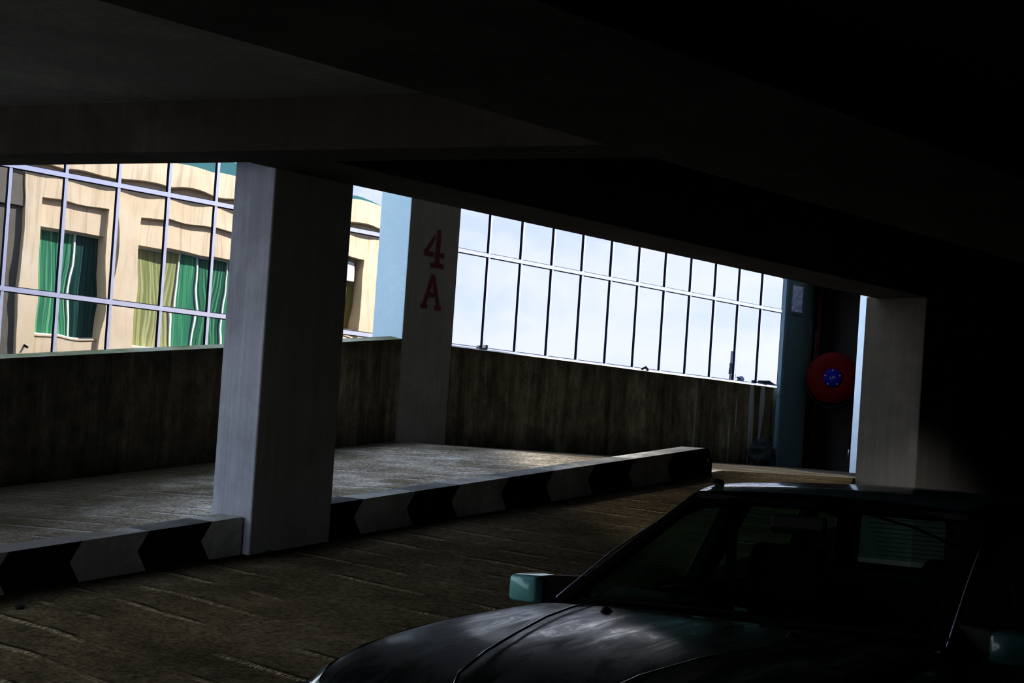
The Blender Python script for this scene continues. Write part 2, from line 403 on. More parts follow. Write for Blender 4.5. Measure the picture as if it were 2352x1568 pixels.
# ------------------------------------------------------------------ pillars
M['skylit_white'] = concrete('skylit_white_side', (.42,.445,.50), (.46,.485,.54), (.36,.38,.43), .08, .002, False)  # bluish sky light painted onto the thick pillar's left face
M['skylit_blue'] = concrete('skylit_blue_side', (.42,.53,.59), (.47,.58,.64), None, bump=.002)  # blue sky light painted onto the marked pillar's left face
def pillar(x0,y0,z0,x1,y1,z1,label,pale=False,mt='pillar',side='skylit_blue'):
    o = MB().box(x0,y0,z0,x1,y1,z1).build('concrete_pillar', [M[mt], M[side]])
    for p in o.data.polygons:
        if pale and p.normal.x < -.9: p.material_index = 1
    bv = o.modifiers.new('b','BEVEL'); bv.width = .012; bv.segments = 2
    return tag(o, label, 'pillar', 'white painted concrete pillars')
pillar(6.815,9.13,-1.25,7.55,9.62,2.6, 'thick white painted pillar standing in the gap of the striped kerb', True, side='skylit_white')
pillar(15.0,8.50,-1.5,15.73,9.24,ZB+.02, 'greyish white pillar behind the car roof, beside the hose reel corner', mt='pillar_b')
p4 = pillar(12.66,YW,-.8,13.50,14.76,5.0, 'tall pillar at the parapet corner bearing the dark red marking 4 A', True, 'pillar_c')
def mark(name, polys, label):
    m = MB()
    for pl in polys: m.prism([(x,YW-.003,z) for x,z in pl], (0,.002,0))
    o = m.build(name, M['red_paint'], p4, label=label); return o
four_stem = [(13.118,2.565),(13.134,2.58),(13.172,2.583),(13.187,2.568),(13.185,2.302),(13.259,2.300),(13.262,2.240),(13.187,2.240),(13.187,2.19),(13.20,2.172),(13.261,2.162),(13.261,2.108),(13.040,2.108),(13.040,2.160),(13.095,2.172),(13.108,2.19)]
four_arm = [(13.094,2.529),(13.094,2.452),(12.988,2.298),(13.089,2.298),(13.089,2.240),(12.916,2.240),(12.916,2.294)]
mark('painted_number', [four_stem, four_arm], 'dark red stencilled 4')
A_l = [(13.068,2.022),(13.0975,2.022),(13.0975,1.907),(13.061,1.799),(13.041,1.738),(13.013,1.646),(13.033,1.646),(13.033,1.592),(12.921,1.592),(12.921,1.645),(12.950,1.645)]
A_r = [(13.0975,2.022),(13.127,2.022),(13.242,1.645),(13.263,1.645),(13.263,1.592),(13.155,1.592),(13.155,1.645),(13.177,1.645),(13.153,1.738),(13.125,1.798),(13.0975,1.907)]
A_b = [(13.041,1.738),(13.061,1.799),(13.125,1.799),(13.153,1.738)]
mark('painted_letter', [A_l, A_r, A_b], 'dark red stencilled A')

# ------------------------------------------------------------------ striped kerbs
KB = lambda x: -1.841+.1378*x; KT = lambda x: -1.583+.1370*x
def kerb(x0, x1, bounds, first, label, nose=False):
    """chevron stripes: every boundary is a zigzag on the front face and a straight line across the top"""
    m = MB(); y0, y1 = YK, YK+.30
    B = [x0] + bounds + [x1]; col = first
    for i in range(len(B)-1):
        a, b = B[i], B[i+1]
        na = 0 if i == 0 else -.085; nb = 0 if i == len(B)-2 else -.085
        n = 6
        def pt(x, t, off): return (x+off, y0-.0, KB(x)-.03 + (KT(x)-KB(x)+.03)*t)
        # front: lower and upper half strips
        for t0, t1, oa0, oa1, ob0, ob1 in ((0,.5,0,na,0,nb),(.5,1,na,0,nb,0)):
            m.add([pt(a,t0,oa0),pt(b,t0,ob0),pt(b,t1,ob1),pt(a,t1,oa1)], [[0,1,2,3]], col)
        m.add([(a,y0,KT(a)),(b,y0,KT(b)),(b,y1,KT(b)),(a,y1,KT(a))], [[0,1,2,3]], col+2)
        m.add([(a,y1,KT(a)),(b,y1,KT(b)),(b,y1,KB(b)-.1),(a,y1,KB(a)-.1)], [[0,1,2,3]], col)
        col = 1-col
    col = 1-col
    if nose:   # rounded far end sloping down to the road
        rows = []
        for k in range(6):
            t = k/5; x = x1+.115*math.sin(t*PI/2)
            z = KB(x1)-.03+(KT(x1)-KB(x1)+.03)*math.cos(t*PI/2)**.7 if k < 5 else KB(x1)-.03
            rows.append([(x,y0,z),(x,y1,z)])
        m.grid(rows, col)
        zb = KB(x1)-.03
        for yy in (y0,y1):
            pts = [(r[0][0],yy,r[0][2]) for r in rows]
            m.add(pts+[(x1,yy,zb)], [list(range(len(pts)+1))], col)
        m.add([(x1+.06,y0-.002,KB(x1)+.09),(x1+.02,y0-.002,KB(x1)+.13),(x1+.055,y0-.002,KB(x1)+.17)], [[0,1,2]], 0)
    else:
        m.add([(x1,y0,KB(x1)-.03),(x1,y1,KB(x1)-.03),(x1,y1,KT(x1)),(x1,y0,KT(x1))], [[0,1,2,3]], col)
    m.add([(x0,y0,KB(x0)-.03),(x0,y1,KB(x0)-.03),(x0,y1,KT(x0)),(x0,y0,KT(x0))], [[0,1,2,3]], first)
    o = m.build('kerb', [M['kerb_w'], M['kerb_b'], M['kerb_wt'], M['kerb_bt']])
    return tag(o, label, 'kerb', 'black and white striped kerbs')
kerb(2.6, 6.796, [2.9,3.43,3.95,4.47,4.992,5.515,6.022,6.535], 0, 'black and white chevron kerb running down to the left of the thick pillar')
kerb(7.56, 12.226, [7.922,8.458,8.946,9.513,10.067,10.607,11.168,11.728], 1, 'black and white chevron kerb climbing to the right of the thick pillar', True)

# loose stones on the ramp
def stone(x, y, r, label):
    bm = bmesh.new(); bmesh.ops.create_icosphere(bm, subdivisions=2, radius=r)
    rg = random.Random(int(x*100))
    for v in bm.verts: v.co *= 1+.35*(rg.random()-.5); v.co.z *= .6
    me = bpy.data.meshes.new('stone'); bm.to_mesh(me); bm.free(); me.materials.append(M['stone'])
    o = bpy.data.objects.new('stone', me); COL.objects.link(o); o.location = (x,y,zr(x,y)+r*.35)
    tag(o, label, 'stone', 'loose stones on the ramp')
stone(4.83, 8.72, .032, 'dark loose stone on the ramp below the left kerb')
stone(6.95, 9.07, .025, 'small dark stone lying against the foot of the thick pillar')

# ------------------------------------------------------------------ stair corner: door, niche, hose reel
struct(MB().box(22.0,9.1,-.5,22.2,14.4,3.4).build('wall_stair', M['niche']), 'dark niche wall behind the red hose reel', 'wall')
struct(MB().box(21.0,9.1,2.95,22.3,14.5,3.3).build('ceiling', M['beam']), 'dark soffit over the stair corner', 'ceiling')
struct(MB().box(21.2,14.12,-.5,22.1,14.42,3.2).build('wall_stair', M['niche']), 'dark return wall beside the blue grey door', 'wall')
d = MB(); d.box(20.445,14.03,-.075,21.18,14.09,3.0)
door = d.build('door_1', M['door'], bevel=.004); struct(door, 'tall blue grey door leaf with a small high window, at the parapet end', 'door')
MB().box(20.435,14.03,-.07,20.444,14.085,2.99).box(20.435,14.022,-.07,20.50,14.029,2.99).build('door_edge', M['dooredge'], door, label='pale lit door edge')
MB().box(20.428,14.03,1.02,20.434,14.08,1.12).build('strike_plate', M['steel'], door, label='small metal strike plate')
MB().box(20.57,14.018,2.34,20.93,14.029,2.83).build('window_frame', M['door'], door)
MB().box(20.60,14.010,2.38,20.88,14.017,2.79).build('window_pane', plain('frosted_pane', (.42,.44,.58), .3, var=.4, scale=14), door, label='small pale frosted pane')
MB().box(20.12,12.28,-.12,20.30,12.50,2.96).build('trim_2', M['jamb'], bevel=.01)
struct(bpy.data.objects['trim_2'], 'bright white door jamb edge between hose reel and right pillar', 'door jamb')
struct(MB().box(20.3,11.0,-.4,20.5,12.46,2.96).build('wall_stair', M['niche']), 'wall behind the right pillar', 'wall')
pp = MB().tube([(21.36,13.98,-.1),(21.36,13.98,2.94)], .05, 12).build('riser_pipe', M['red_pipe'], smooth=True)
tag(pp, 'red vertical riser pipe between the door and the hose reel', 'pipe')
pp = MB().tube([(21.28,14.06,-.1),(21.28,14.06,2.94)], .03, 10).build('riser_pipe', M['black'], smooth=True)
tag(pp, 'thin black pipe just left of the red riser pipe', 'pipe')

# hose reel, swung out to face the ramp
def onray(xp, yp, X):
    dv = fw*F + cr*(xp-1176) - cu*(yp-960); return dv*(X/dv.x)
rc = onray(1912, 869, 21.3)
ax = Vector((-rc.x,-rc.y,0)).normalized()
reel = empty('hose_reel', (rc.x,rc.y,rc.z), 0, label='round red fire hose reel with a blue hub on the dark niche wall', cat='hose reel')
k = (rc.length/F)
R0 = 58*k
MB().lathe([(0,0),(R0*.98,0),(R0,.01),(R0*.98,.022),(R0*.55,.030),(0,.030)], ax*.12, ax, 48).build('reel_disc', M['red'], reel, True, label='red reel disc')
hub = MB().lathe([(R0*.36,.0),(R0*.36,.018),(R0*.33,.026),(0,.026)], ax*.148, ax, 40).build('hub', M['blue'], reel, True, label='blue hub plate')
side = Vector((0,0,1)).cross(ax).normalized(); brass = plain('brass', (.35,.3,.12), .4)
for i in range(5):
    a = 2*PI*i/5+.35
    MB().lathe([(0,.004),(.012,.004),(.012,0)], ax*.175+(side*math.cos(a)+Vector((0,0,1))*math.sin(a))*R0*.29, ax, 8).build('rivet', brass, hub, label='small brass rivet')
fc = bpy.data.curves.new('hub_text','FONT'); fc.body = 'sri'; fc.size = R0*.22; fc.align_x = 'CENTER'; fc.align_y = 'CENTER'; fc.extrude = .001
fc.materials.append(plain('pale_print', (.22,.25,.38), .6))
fo_ = bpy.data.objects.new('t', fc); COL.objects.link(fo_)
tm = bpy.data.meshes.new_from_object(fo_.evaluated_get(bpy.context.evaluated_depsgraph_get()))
bpy.data.objects.remove(fo_)
ft = bpy.data.objects.new('hub_text', tm); COL.objects.link(ft); ft.parent = hub; ft['label'] = 'pale upside down lettering sri'
zrot = math.atan2(ax.y, ax.x)+PI/2
ft.matrix_local = Matrix.Translation(ax*.1765) @ Matrix.Rotation(zrot,4,'Z') @ Matrix.Rotation(PI/2,4,'X') @ Matrix.Rotation(math.radians(192),4,'Z')
hz = MB()
dn = Vector((-.0,0,-.065))
for i in range(5):
    t = -.1+.05*i; hz.lathe([(R0*.98+.022*math.cos(q*PI/4), t+.024*math.sin(q*PI/4)) for q in range(8)], dn, ax, 40, closed=True)
hz.build('hose_coil', M['rubber'], reel, True, label='black rubber hose coil')
MB().lathe([(0,0),(R0*.9,0),(R0*.9,.012),(0,.012)], ax*-.14+dn, ax, 40).build('back_disc', M['rubber'], reel)
nz = rc
MB().tube([ax*-.16,ax*.12], .05, 10).build('axle', M['black'], reel)
MB().box(-.08,-.08,-.2,.08,.08,.2).build('bracket', M['black'], reel).location = ax*-.22
hp = onray(1958,935,21.0); h2 = onray(1955,1000,21.0); h3 = onray(1950,1032,21.0); h4 = onray(1947,1056,21.0)
MB().tube([hp-rc,h2-rc,h3-rc], .013, 8).build('hose_end', M['red'], reel, True, label='dark red hose end')
MB().tube([h3-rc,(h3+h4)/2-rc,h4-rc], [.018,.014,.009], 8).build('nozzle', M['steel'], reel, True, label='metal spray nozzle')

# crumpled sheet by the door
bm = bmesh.new(); bmesh.ops.create_icosphere(bm, subdivisions=5, radius=1)
from mathutils import noise as mn
for v in bm.verts:
    p = v.co.copy(); q = Vector((p.x*.9,p.y*.9,p.z*1.5))
    rdg = 1-abs(mn.noise(q*1.3+Vector((3,1,0))))*1.7
    v.co = p*(.70+.24*rdg+.04*mn.noise(q*3)); v.co.x *= .34; v.co.y *= .30
    v.co.z = max(v.co.z*.34+.10, -.02)
me = bpy.data.meshes.new('plastic_sheet'); bm.to_mesh(me); bm.free(); me.materials.append(M['tarp'])
me.polygons.foreach_set('use_smooth', [True]*len(me.polygons))
o = bpy.data.objects.new('plastic_sheet', me); COL.objects.link(o); o.location = (20.0,13.98,-.055); o.scale = (.98,.62,1.0)
tag(o, 'crumpled dark teal plastic sheet heaped on the floor beside the door', 'plastic sheet')

# small fittings left on the right parapet top
m = MB().box(14.06,14.28,1.18,14.2,14.34,1.21).box(14.06,14.29,1.2,14.08,14.33,1.235).box(14.18,14.29,1.2,14.22,14.34,1.25)
tag(m.build('metal_bracket', M['steel']), 'small rusty bracket on the parapet top just right of the 4A pillar', 'bracket', 'bits of metal on the parapet')
m = MB().tube([(17.36,14.3,1.2),(17.42,14.28,1.235),(17.5,14.3,1.2)], .018, 6)
tag(m.build('metal_clip', M['gasket']), 'small dark bent clip halfway along the level parapet', 'clip', 'bits of metal on the parapet')
m = MB().tube([(20.1,14.3,1.225),(20.42,14.3,1.235)], .012, 6).box(20.08,14.28,1.205,20.14,14.32,1.25).box(20.40,14.28,1.205,20.45,14.32,1.25)
tag(m.build('metal_rod', M['gasket']), 'short dark rod with knobbed ends on the parapet beside the door', 'rod', 'bits of metal on the parapet')

# ------------------------------------------------------------------ mirror glass building across the gap
YG = 28.2; PX0 = 14.746; PP = 1.1925
KS = list(range(-2, 29)); ZT = [-2.40,-.05,2.335,4.722,7.107]
gb = empty('glass_facade_building', (26.,YG,-10), 0, label='building with a mirror glass curtain wall in pale lavender framing beyond the parapet', cat='building')
inv = Vector((26.,YG,-10))
def gpart(mb, *a, **k):
    mb.v = [tuple(Vector(p)-inv) for p in mb.v]; return mb.build(*a, **k)
xa, xb = PX0+PP*KS[0]-.03, PX0+PP*KS[-1]+.03
gpart(MB().box(xa,YG+.05,-10,xb,YG+4,7.6).box(xa,YG-.04,-10,xb,YG+.05,-2.42), 'wall', M['blankwall'], gb)
for k in KS:
    x = PX0+PP*k
    m = MB(); m.box(x-.034,YG-.042,-2.42,x+.034,YG+.04,7.6, 0)
    m.add([(x-.0345,YG-.040,-2.42),(x-.0345,YG+.02,-2.42),(x-.0345,YG+.02,7.6),(x-.0345,YG-.040,7.6)], [[0,1,2,3]], 1)
    gpart(m, 'mullion', [M['alu'],M['gasket']], gb)
for z in ZT:
    m = MB(); m.box(xa,YG-.055,z-.047,xb,YG+.04,z+.047, 0)
    m.add([(xa,YG-.055,z-.0475),(xb,YG-.055,z-.0475),(xb,YG+.02,z-.0475),(xa,YG+.02,z-.0475)], [[0,1,2,3]], 1)
    for zz in (z-.058, z+.054): m.box(xa,YG-.012,zz-.006,xb,YG+.03,zz+.010, 1)
    gpart(m, 'transom', [M['alu'],M['gasket']], gb)
rg = random.Random(11)
for r in range(1, len(ZT)-1):
    z0, z1 = ZT[r]+.047, ZT[r+1]-.047
    for k in KS[:-1]:
        x0, x1 = PX0+PP*k+.03, PX0+PP*(k+1)-.03
        h = .0024*(.55+.7*rg.random()); tx = (rg.random()-.5)*.0030; tz = (rg.random()-.5)*.0030
        if k >= 16: h = 0; tx = 0; tz = 0
        N = 8; rows = []
        for i in range(N+1):
            v = -1+2*i/N; row = []
            for j in range(N+1):
                u = -1+2*j/N
                row.append((x0+(x1-x0)*(u+1)/2, YG+.0-h*(1-u*u)*(1-v*v)*1.0+tx*u*.6+tz*v, z0+(z1-z0)*(v+1)/2))
            rows.append(row)
        m = MB().grid(rows)
        gpart(m, 'glass_pane', M['mirror_flat' if k >= 16 else 'mirror'], gb, smooth=True)

# ------------------------------------------------------------------ cream building (it shows as the reflection)
YB = 14.8
cb = empty('cream_building', (29,8,-10), 0, label='cream rendered building with green curtains and green roof, mirrored in the glass wall', cat='building')
inv = Vector((29,8,-10))
m = MB()
Z0, ZC = -10, 7.12
piers = [(22.25,22.9),(25.15,26.19),(30.6,31.9),(35.06,36.1)]
for a, b in piers: m.box(a,YB-.7,Z0,b,YB,ZC)
bays = [(22.9,25.15,2.28,5.40,6.27),(26.19,30.6,2.2,5.32,6.22),(31.9,35.06,3.43,6.05,6.06)]
for a, b, zs, zh, zt in bays:
    m.box(a,YB-.7,zt,b,YB,ZC)                # lintel
    if zt-zh > .1: m.box(a,YB-.7,zh,b,YB-.2,zt)            # recessed spandrel
    m.box(a,YB-.7,Z0,b,YB-.2,zs)                            # sill wall
    m.box(a,YB-.72,zs-.01,b,YB-.16,zs+.04)
m.box(22.25,2,Z0,36.1,YB-.7,ZC)
m.box(20.9,2.5,Z0+4,22.25,YB-1.6,ZC) if False else None
gpart(m, 'wall', M['cream'], cb)
gpart(MB().box(22.2,YB-.7,ZC,36.15,YB+.31,7.90).box(22.2,2,ZC,36.15,YB-.7,7.9), 'roof_parapet', M['cream'], cb)
gpart(MB().hexa([(22.2,2,7.9),(36.0,2,7.9),(36.0,YB+.25,7.9),(22.2,YB+.25,7.9)], [(23.5,8,9.9),(30.6,8,9.9),(30.6,8.4,9.9),(23.5,8.4,9.9)]), 'roof', M['groof'], cb)
def win(x0, x1, z0, z1, mulls, mats):
    y = YB-.62
    f = MB()
    for q in mulls: f.box(q-.035,y,z0+.04,q+.035,y+.08,z1)
    f.box(x0,y,z0+.04,x1,y+.06,z0+.10).box(x0,y,z1-.06,x1,y+.06,z1)
    fo = gpart(f, 'window', M['white'], cb)
    B = [x0]+mulls+[x1]
    for i in range(len(B)-1):
        p = gpart(MB().box(B[i],y-.03,z0+.04,B[i+1],y+.01,z1), 'pane', M[mats[i]], fo)
win(22.9,25.15,2.28,5.40,[24.12],['pane_green','pane_dark'])
win(26.19,30.6,2.2,5.32,[27.8,28.73,29.75],['pane_pale','pane_green','pane_mid','pane_green'])
win(31.9,35.06,3.43,6.05,[33.4],['pane_olive','pane_olive'])
gpart(MB().box(34.0,YB-.6,5.22,34.75,YB-.3,5.92), 'window_blind', M['white'], cb, label='white box at window top')
gpart(MB().tube([(22.55,YB,1.95),(22.6,YB+.16,1.9)], .035, 8), 'spout', M['black'], cb)
gpart(MB().box(21.45,14.5,Z0,22.24,14.6,8.5).box(21.45,14.5,5.9,22.24,14.74,6.9), 'side_wing', concrete('shaded_render', (.24,.22,.18),(.29,.26,.22),None), cb, label='grey shaded side wing')  # grey colour stands in for shadow in the recess

# distant things mirrored in the right panes
inv = Vector((0,0,0))
def far(xp, yp):
    dv = fw*F + cr*(xp-1176) - cu*(yp-960); p = dv*(120/dv.y); return p.x, 2*YG-120, p.z
YF = 2*YG-120
ms = empty('antenna_mast', (163.9,YF,-10), 0, label='tall lattice antenna mast mirrored in the glass, left of the dish', cat='mast', group='aerial masts mirrored in the glass')
inv = Vector((163.9,YF,-10)); m = MB()
L = [(163.3,YF-.5),(164.5,YF-.5),(163.9,YF+.6)]; T = [(163.75,YF-.12),(164.05,YF-.12),(163.9,YF+.15)]
def lerp(a, b, t): return tuple(a[i]+(b[i]-a[i])*t for i in range(len(a)))
for a, b in zip(L, T): m.tube([(*a,-10),(*b,13.2)], .07, 5)
for i in range(28):
    t0, t1 = i/28, (i+1)/28
    for j in range(3):
        a = lerp((*L[j],-10),(*T[j],13.2),t0); b = lerp((*L[(j+1)%3],-10),(*T[(j+1)%3],13.2),t1); m.tube([a,b], .045, 4)
        c = lerp((*L[(j+1)%3],-10),(*T[(j+1)%3],13.2),t0); m.tube([a,c], .04, 4)
gpart(m, 'lattice', M['mast'], ms)
for zz, dx in ((10.3,.5),(10.9,-.45),(11.3,.45),(11.6,-.35),(12.1,.45)):
    gpart(MB().box(163.9+dx-.16,YF-.1,zz,163.9+dx+.16,YF+.1,zz+.7), 'antenna', M['mast'], ms)
gpart(MB().box(163.55,YF-.14,12.2,164.0,YF+.14,13.85), 'antenna', M['panel'], ms)
ds = empty('dish_stand', (165.5,YF,-10), 0, label='small round dish on a lattice stand mirrored in the glass, right of the mast', cat='dish')
inv = Vector((165.5,YF,-10)); m = MB()
for dx in (-.3,0,.3): m.tube([(165.4+dx,YF,-10),(165.4+dx*.8,YF,10.4)], .05, 5)
m.box(165.0,YF-.1,9.85,165.8,YF+.1,9.95)
gpart(m, 'stand', M['mast'], ds)
gpart(MB().tube([(165.05,YF,10.6),(165.75,YF,10.45)], .09, 6), 'dish_arm', M['gasket'], ds)
gpart(MB().lathe([(0,0),(.25,.03),(.42,.10),(.42,.13),(.25,.08),(0,.05)], (165.9,YF,10.42), (1,-.6,0), 20), 'dish', M['panel'], ds, smooth=True)
inv = Vector((0,0,0))
m = MB(); pts = []
for i in range(9):
    t = i/8; pts.append((170.9+3.9*t, 10.62-.62*(1-(1-t)**2.2)))
low = [(174.8,9.75),(172.3,9.75),(171.9,10.05)]
m.prism([(x,YF-1,z) for x,z in pts+low], (0,2,0)); m.box(172.6,YF-.9,-10,176,YF+.9,9.8); m.box(172.6,YF-1,9.7,178,YF+1,10.0)
tag(m.build('curved_roof', M['darkroof']), 'dark curved roof tip mirrored in the last pane beside the door', 'roof')
m = MB().tube([(158.6,YF,-10),(159.0,YF,10.5)], [.25,.05], 5).tube([(159.4,YF,-10),(159.05,YF,10.5)], [.25,.05], 5)
for i in range(12): m.tube([(158.6+.03*i,YF,5+.45*i),(159.4-.03*i,YF,5.2+.45*i)], .04, 4)
tag(m.build('antenna_mast', M['mast']), 'short thin mast tip mirrored in the glass just above the parapet', 'mast', 'aerial masts mirrored in the glass')
bm = bmesh.new(); rg = random.Random(5)
for i in range(260):
    c = Vector((rg.gauss(0,.9), rg.gauss(0,.5), rg.gauss(0,.55)))
    mt = Matrix.Translation(c) @ Matrix.Rotation(rg.random()*6,4,(rg.random(),rg.random(),rg.random()+.1))
    bmesh.ops.create_grid(bm, x_segments=1, y_segments=1, size=.16, matrix=mt)
me = bpy.data.meshes.new('crown'); bm.to_mesh(me); bm.free(); me.materials.append(M['leaf'])
tr = empty('tree', (156.6,YF+3.5,-10), 0, label='green tree top mirrored low in the glass above the parapet', cat='tree')
o = bpy.data.objects.new('crown', me); COL.objects.link(o); o.parent = tr; o.location = (0,0,18.85); o.scale = (.7,.7,.7)
MB().tube([(0,0,0),(0,0,18.6)], [.3,.12], 8).build('trunk', M['darkroof'], tr)

struct(MB().box(-60,-150,-10.4,320,200,-10).build('ground', plain('ground', (.25,.25,.24), .9)), 'street level ground far below', 'ground')

# ------------------------------------------------------------------ the car
CY = math.radians(11)
cd = Vector((math.cos(CY), math.sin(CY), 0)); cn = Vector((-math.sin(CY), math.cos(CY), 0))
org = Vector((4.30,3.89,0)) - cn*.72
car = empty('car', (org.x, org.y, ZL), CY, label='dark teal hatchback parked nose towards the lower left, lit on its mirror and roof edge', cat='car')
# stations: l, half width, shoulder height, centre height
ST = [(-1.44,.66,.60,.62),(-1.42,.69,.735,.75),(-1.38,.715,.772,.79),(-1.31,.74,.803,.822),(-1.13,.755,.846,.866),(-.88,.762,.880,.902),(-.58,.767,.903,.925),(-.30,.768,.914,.937),(-.10,.77,.920,.942),(.0,.77,.925,.93)]
BELT = [(.0,.77,.925),(.5,.785,.93),(1.15,.79,.94),(1.8,.79,.955),(2.4,.785,.975),(2.95,.765,1.0)]
def side(hw, hs): return [(hw-.10,.20),(hw+.01,.26),(hw+.045,.45),(hw+.045,.62),(hw+.03,.75 if hs > .82 else hs-.08),(hw-.0,hs-.045),(hw-.02,hs-.02),(hw-.05,hs)]
def crease(l):
    P = [(-1.5,.14),(-1.408,.166),(-1.315,.209),(-.933,.284),(-.385,.431),(-.038,.486),(.1,.50)]
    for (a,b),(c,d) in zip(P,P[1:]):
        if l <= c: return b+(d-b)*(max(l,a)-a)/(c-a)
    return .5
# front body and bonnet surfaces
def top(l, hw, hs, hc):
    wc = min(crease(l), hw-.16)
    return [(hw-.05,hs),(hw-.10,hs+.010),(wc+.03,hs+.015),(wc,hs+.026),(wc-.1,hs+(hc-hs)*.9+.008),(0,hc+.006)]
m = MB()
for sg in (1,-1):
    rows = []
    for l,hw,hs,hc in ST: rows.append([(l,sg*w,h) for w,h in side(hw,hs)])
    for l,hw,hs in BELT[1:]: rows.append([(l,sg*w,h) for w,h in side(hw,hs)])
    for l,hw,hs in ((3.05,.755,.985),(3.10,.72,.93)): rows.append([(l,sg*w,h) for w,h in side(hw,hs)])
    m.grid(rows)
# nose and tail faces, floor pan
l,hw,hs,hc = ST[0]; s_ = side(hw,hs)
m.add([(l,w,h) for w,h in s_]+[(l,-w,h) for w,h in s_[::-1]], [list(range(2*len(s_)))])
s_ = side(.72,.93); m.add([(3.10,w,h) for w,h in s_]+[(3.10,-w,h) for w,h in s_[::-1]], [list(range(2*len(s_)))])
m.grid([[(2.95,w,1.0),(3.05,w*.99,.985),(3.10,w*.94,.93)] for w in (-.715,-.3,.3,.715)])
m.box(-1.40,-.66,.19,3.05,.66,.24)
# nose strip above the lamps
rows = []
for l,hw,hs,hc in ST[:2]: rows.append([(l,w,h) for w,h in top(l,hw,hs,hc)]+[(l,-w,h) for w,h in top(l,hw,hs,hc)[::-1][1:]])
m.grid(rows)
m.build('body', M['paint'], car, True)
rows = []
for l,hw,hs,hc in ST[1:9]: rows.append([(l,w,h) for w,h in top(l,hw,hs,hc)]+[(l,-w,h) for w,h in top(l,hw,hs,hc)[::-1][1:]])
bon = MB().grid(rows).build('bonnet', M['bonnet'], car, True, sub=2, label='dusty smeared bonnet')
for sg in (1,-1):
    pts = [(l, sg*(min(crease(l),hw-.16)+.012), hs+.034) for l,hw,hs,hc in ST[2:9]]
    MB().tube(pts, .0045, 6).build('crease_highlight', M['chrome'], bon, True)  # bright tube added to draw the highlight along the bonnet crease
    MB().tube([(-.30,sg*.34,.915),(-.27,sg*.34,.945),(-.24,sg*.34,.935)], [.022,.018,.01], 8).build('washer_jet', M['black'], bon, True)
# cowl, wipers
rows = [[(-.13,w,.945-.03*(abs(w)/.72)**2),(.02,w,.930-.01*(abs(w)/.72)**2),(.10,w,.925)] for w in (-.72,-.5,-.25,0,.25,.5,.72)]
MB().grid(rows).build('cowl', M['black'], car, True)
for w0 in (.55,-.15):
    wp = MB().tube([(-.10,w0,.950),(-.07,w0-.20,.960),(-.045,w0-.42,.966)], .008, 6).build('wiper', M['rubber'], car)
    MB().tube([(-.075,w0-.12,.962),(-.05,w0-.62,.972)], .007, 6).build('wiper_blade', M['rubber'], wp)
# windscreen
def ws(u, v):   # u -1..1 across, v 0..1 up
    wb, wt = .715, .565; w = u*(wb+(wt-wb)*v)
    l = (-.09+.87*v) + (.10-.03*v)*u*u*u*u + .05*u*u; h = .938-.013*u*u+(1.362-.938)*v-.012*u*u*v
    return (l, w, h)
MB().grid([[ws(-1+2*j/14, i/8) for j in range(15)] for i in range(9)]).build('windscreen', M['cglass'], car, True, label='greenish tinted windscreen')
# roof
RL = [(.79,1.352),(.85,1.366),(1.0,1.382),(1.35,1.396),(1.8,1.398),(2.3,1.375),(2.58,1.335),(2.66,1.31)]
rows = []
for l,h in RL:
    rows.append([(l+.05*(abs(w)/.58)**2 if l < .9 else l, w, h+.022*(1-(abs(w)/.58)**2)-(.03 if abs(w) > .57 else 0)-(.075 if abs(w) > .6 else 0)) for w in (-.625,-.595,-.565,-.52,-.4,-.2,0,.2,.4,.52,.565,.595,.625)])
rf = MB().grid(rows); rows2 = [[(a,b*.98,c-.045) for a,b,c in r[2:-2]] for r in rows]
rf.grid(rows2).build('roof', M['paint'], car, True)
MB().grid([[(l+.05,w,h-.05) for w in (-.57,0,.57)] for l,h in [(.78,1.36),(.95,1.365),(1.8,1.38),(2.55,1.33)]]).build('headlining', M['fabric'], car)
MB().box(.80,-.55,1.325,.95,.55,1.345).build('sun_visor', M['fabric'], car)
MB().lathe([(0,.022),(.026,.016),(.032,0)], (1.0,.565,1.385), (0,0,1), 10).build('aerial_base', M['black'], car)
def bar(a, b, wa, wb, t, name, mat):
    """pillar: quad section between two points; w* = length along the car, t = thickness across"""
    (la,ya,ha),(lb,yb,hb) = a, b; sg = 1 if ya > 0 else -1
    mm = MB().hexa([(la-wa/2,ya,ha),(la+wa/2,ya,ha),(la+wa/2,ya-sg*t,ha),(la-wa/2,ya-sg*t,ha)], [(lb-wb/2,yb,hb),(lb+wb/2,yb,hb),(lb+wb/2,yb-sg*t,hb),(lb-wb/2,yb-sg*t,hb)])
    return mm.build(name, mat, car, bevel=.008)
RAILP = lambda sg: [(.05,sg*.735,.935),(.36,sg*.69,1.1),(.65,sg*.645,1.225),(.90,sg*.607,1.33),(1.05,sg*.595,1.36)]
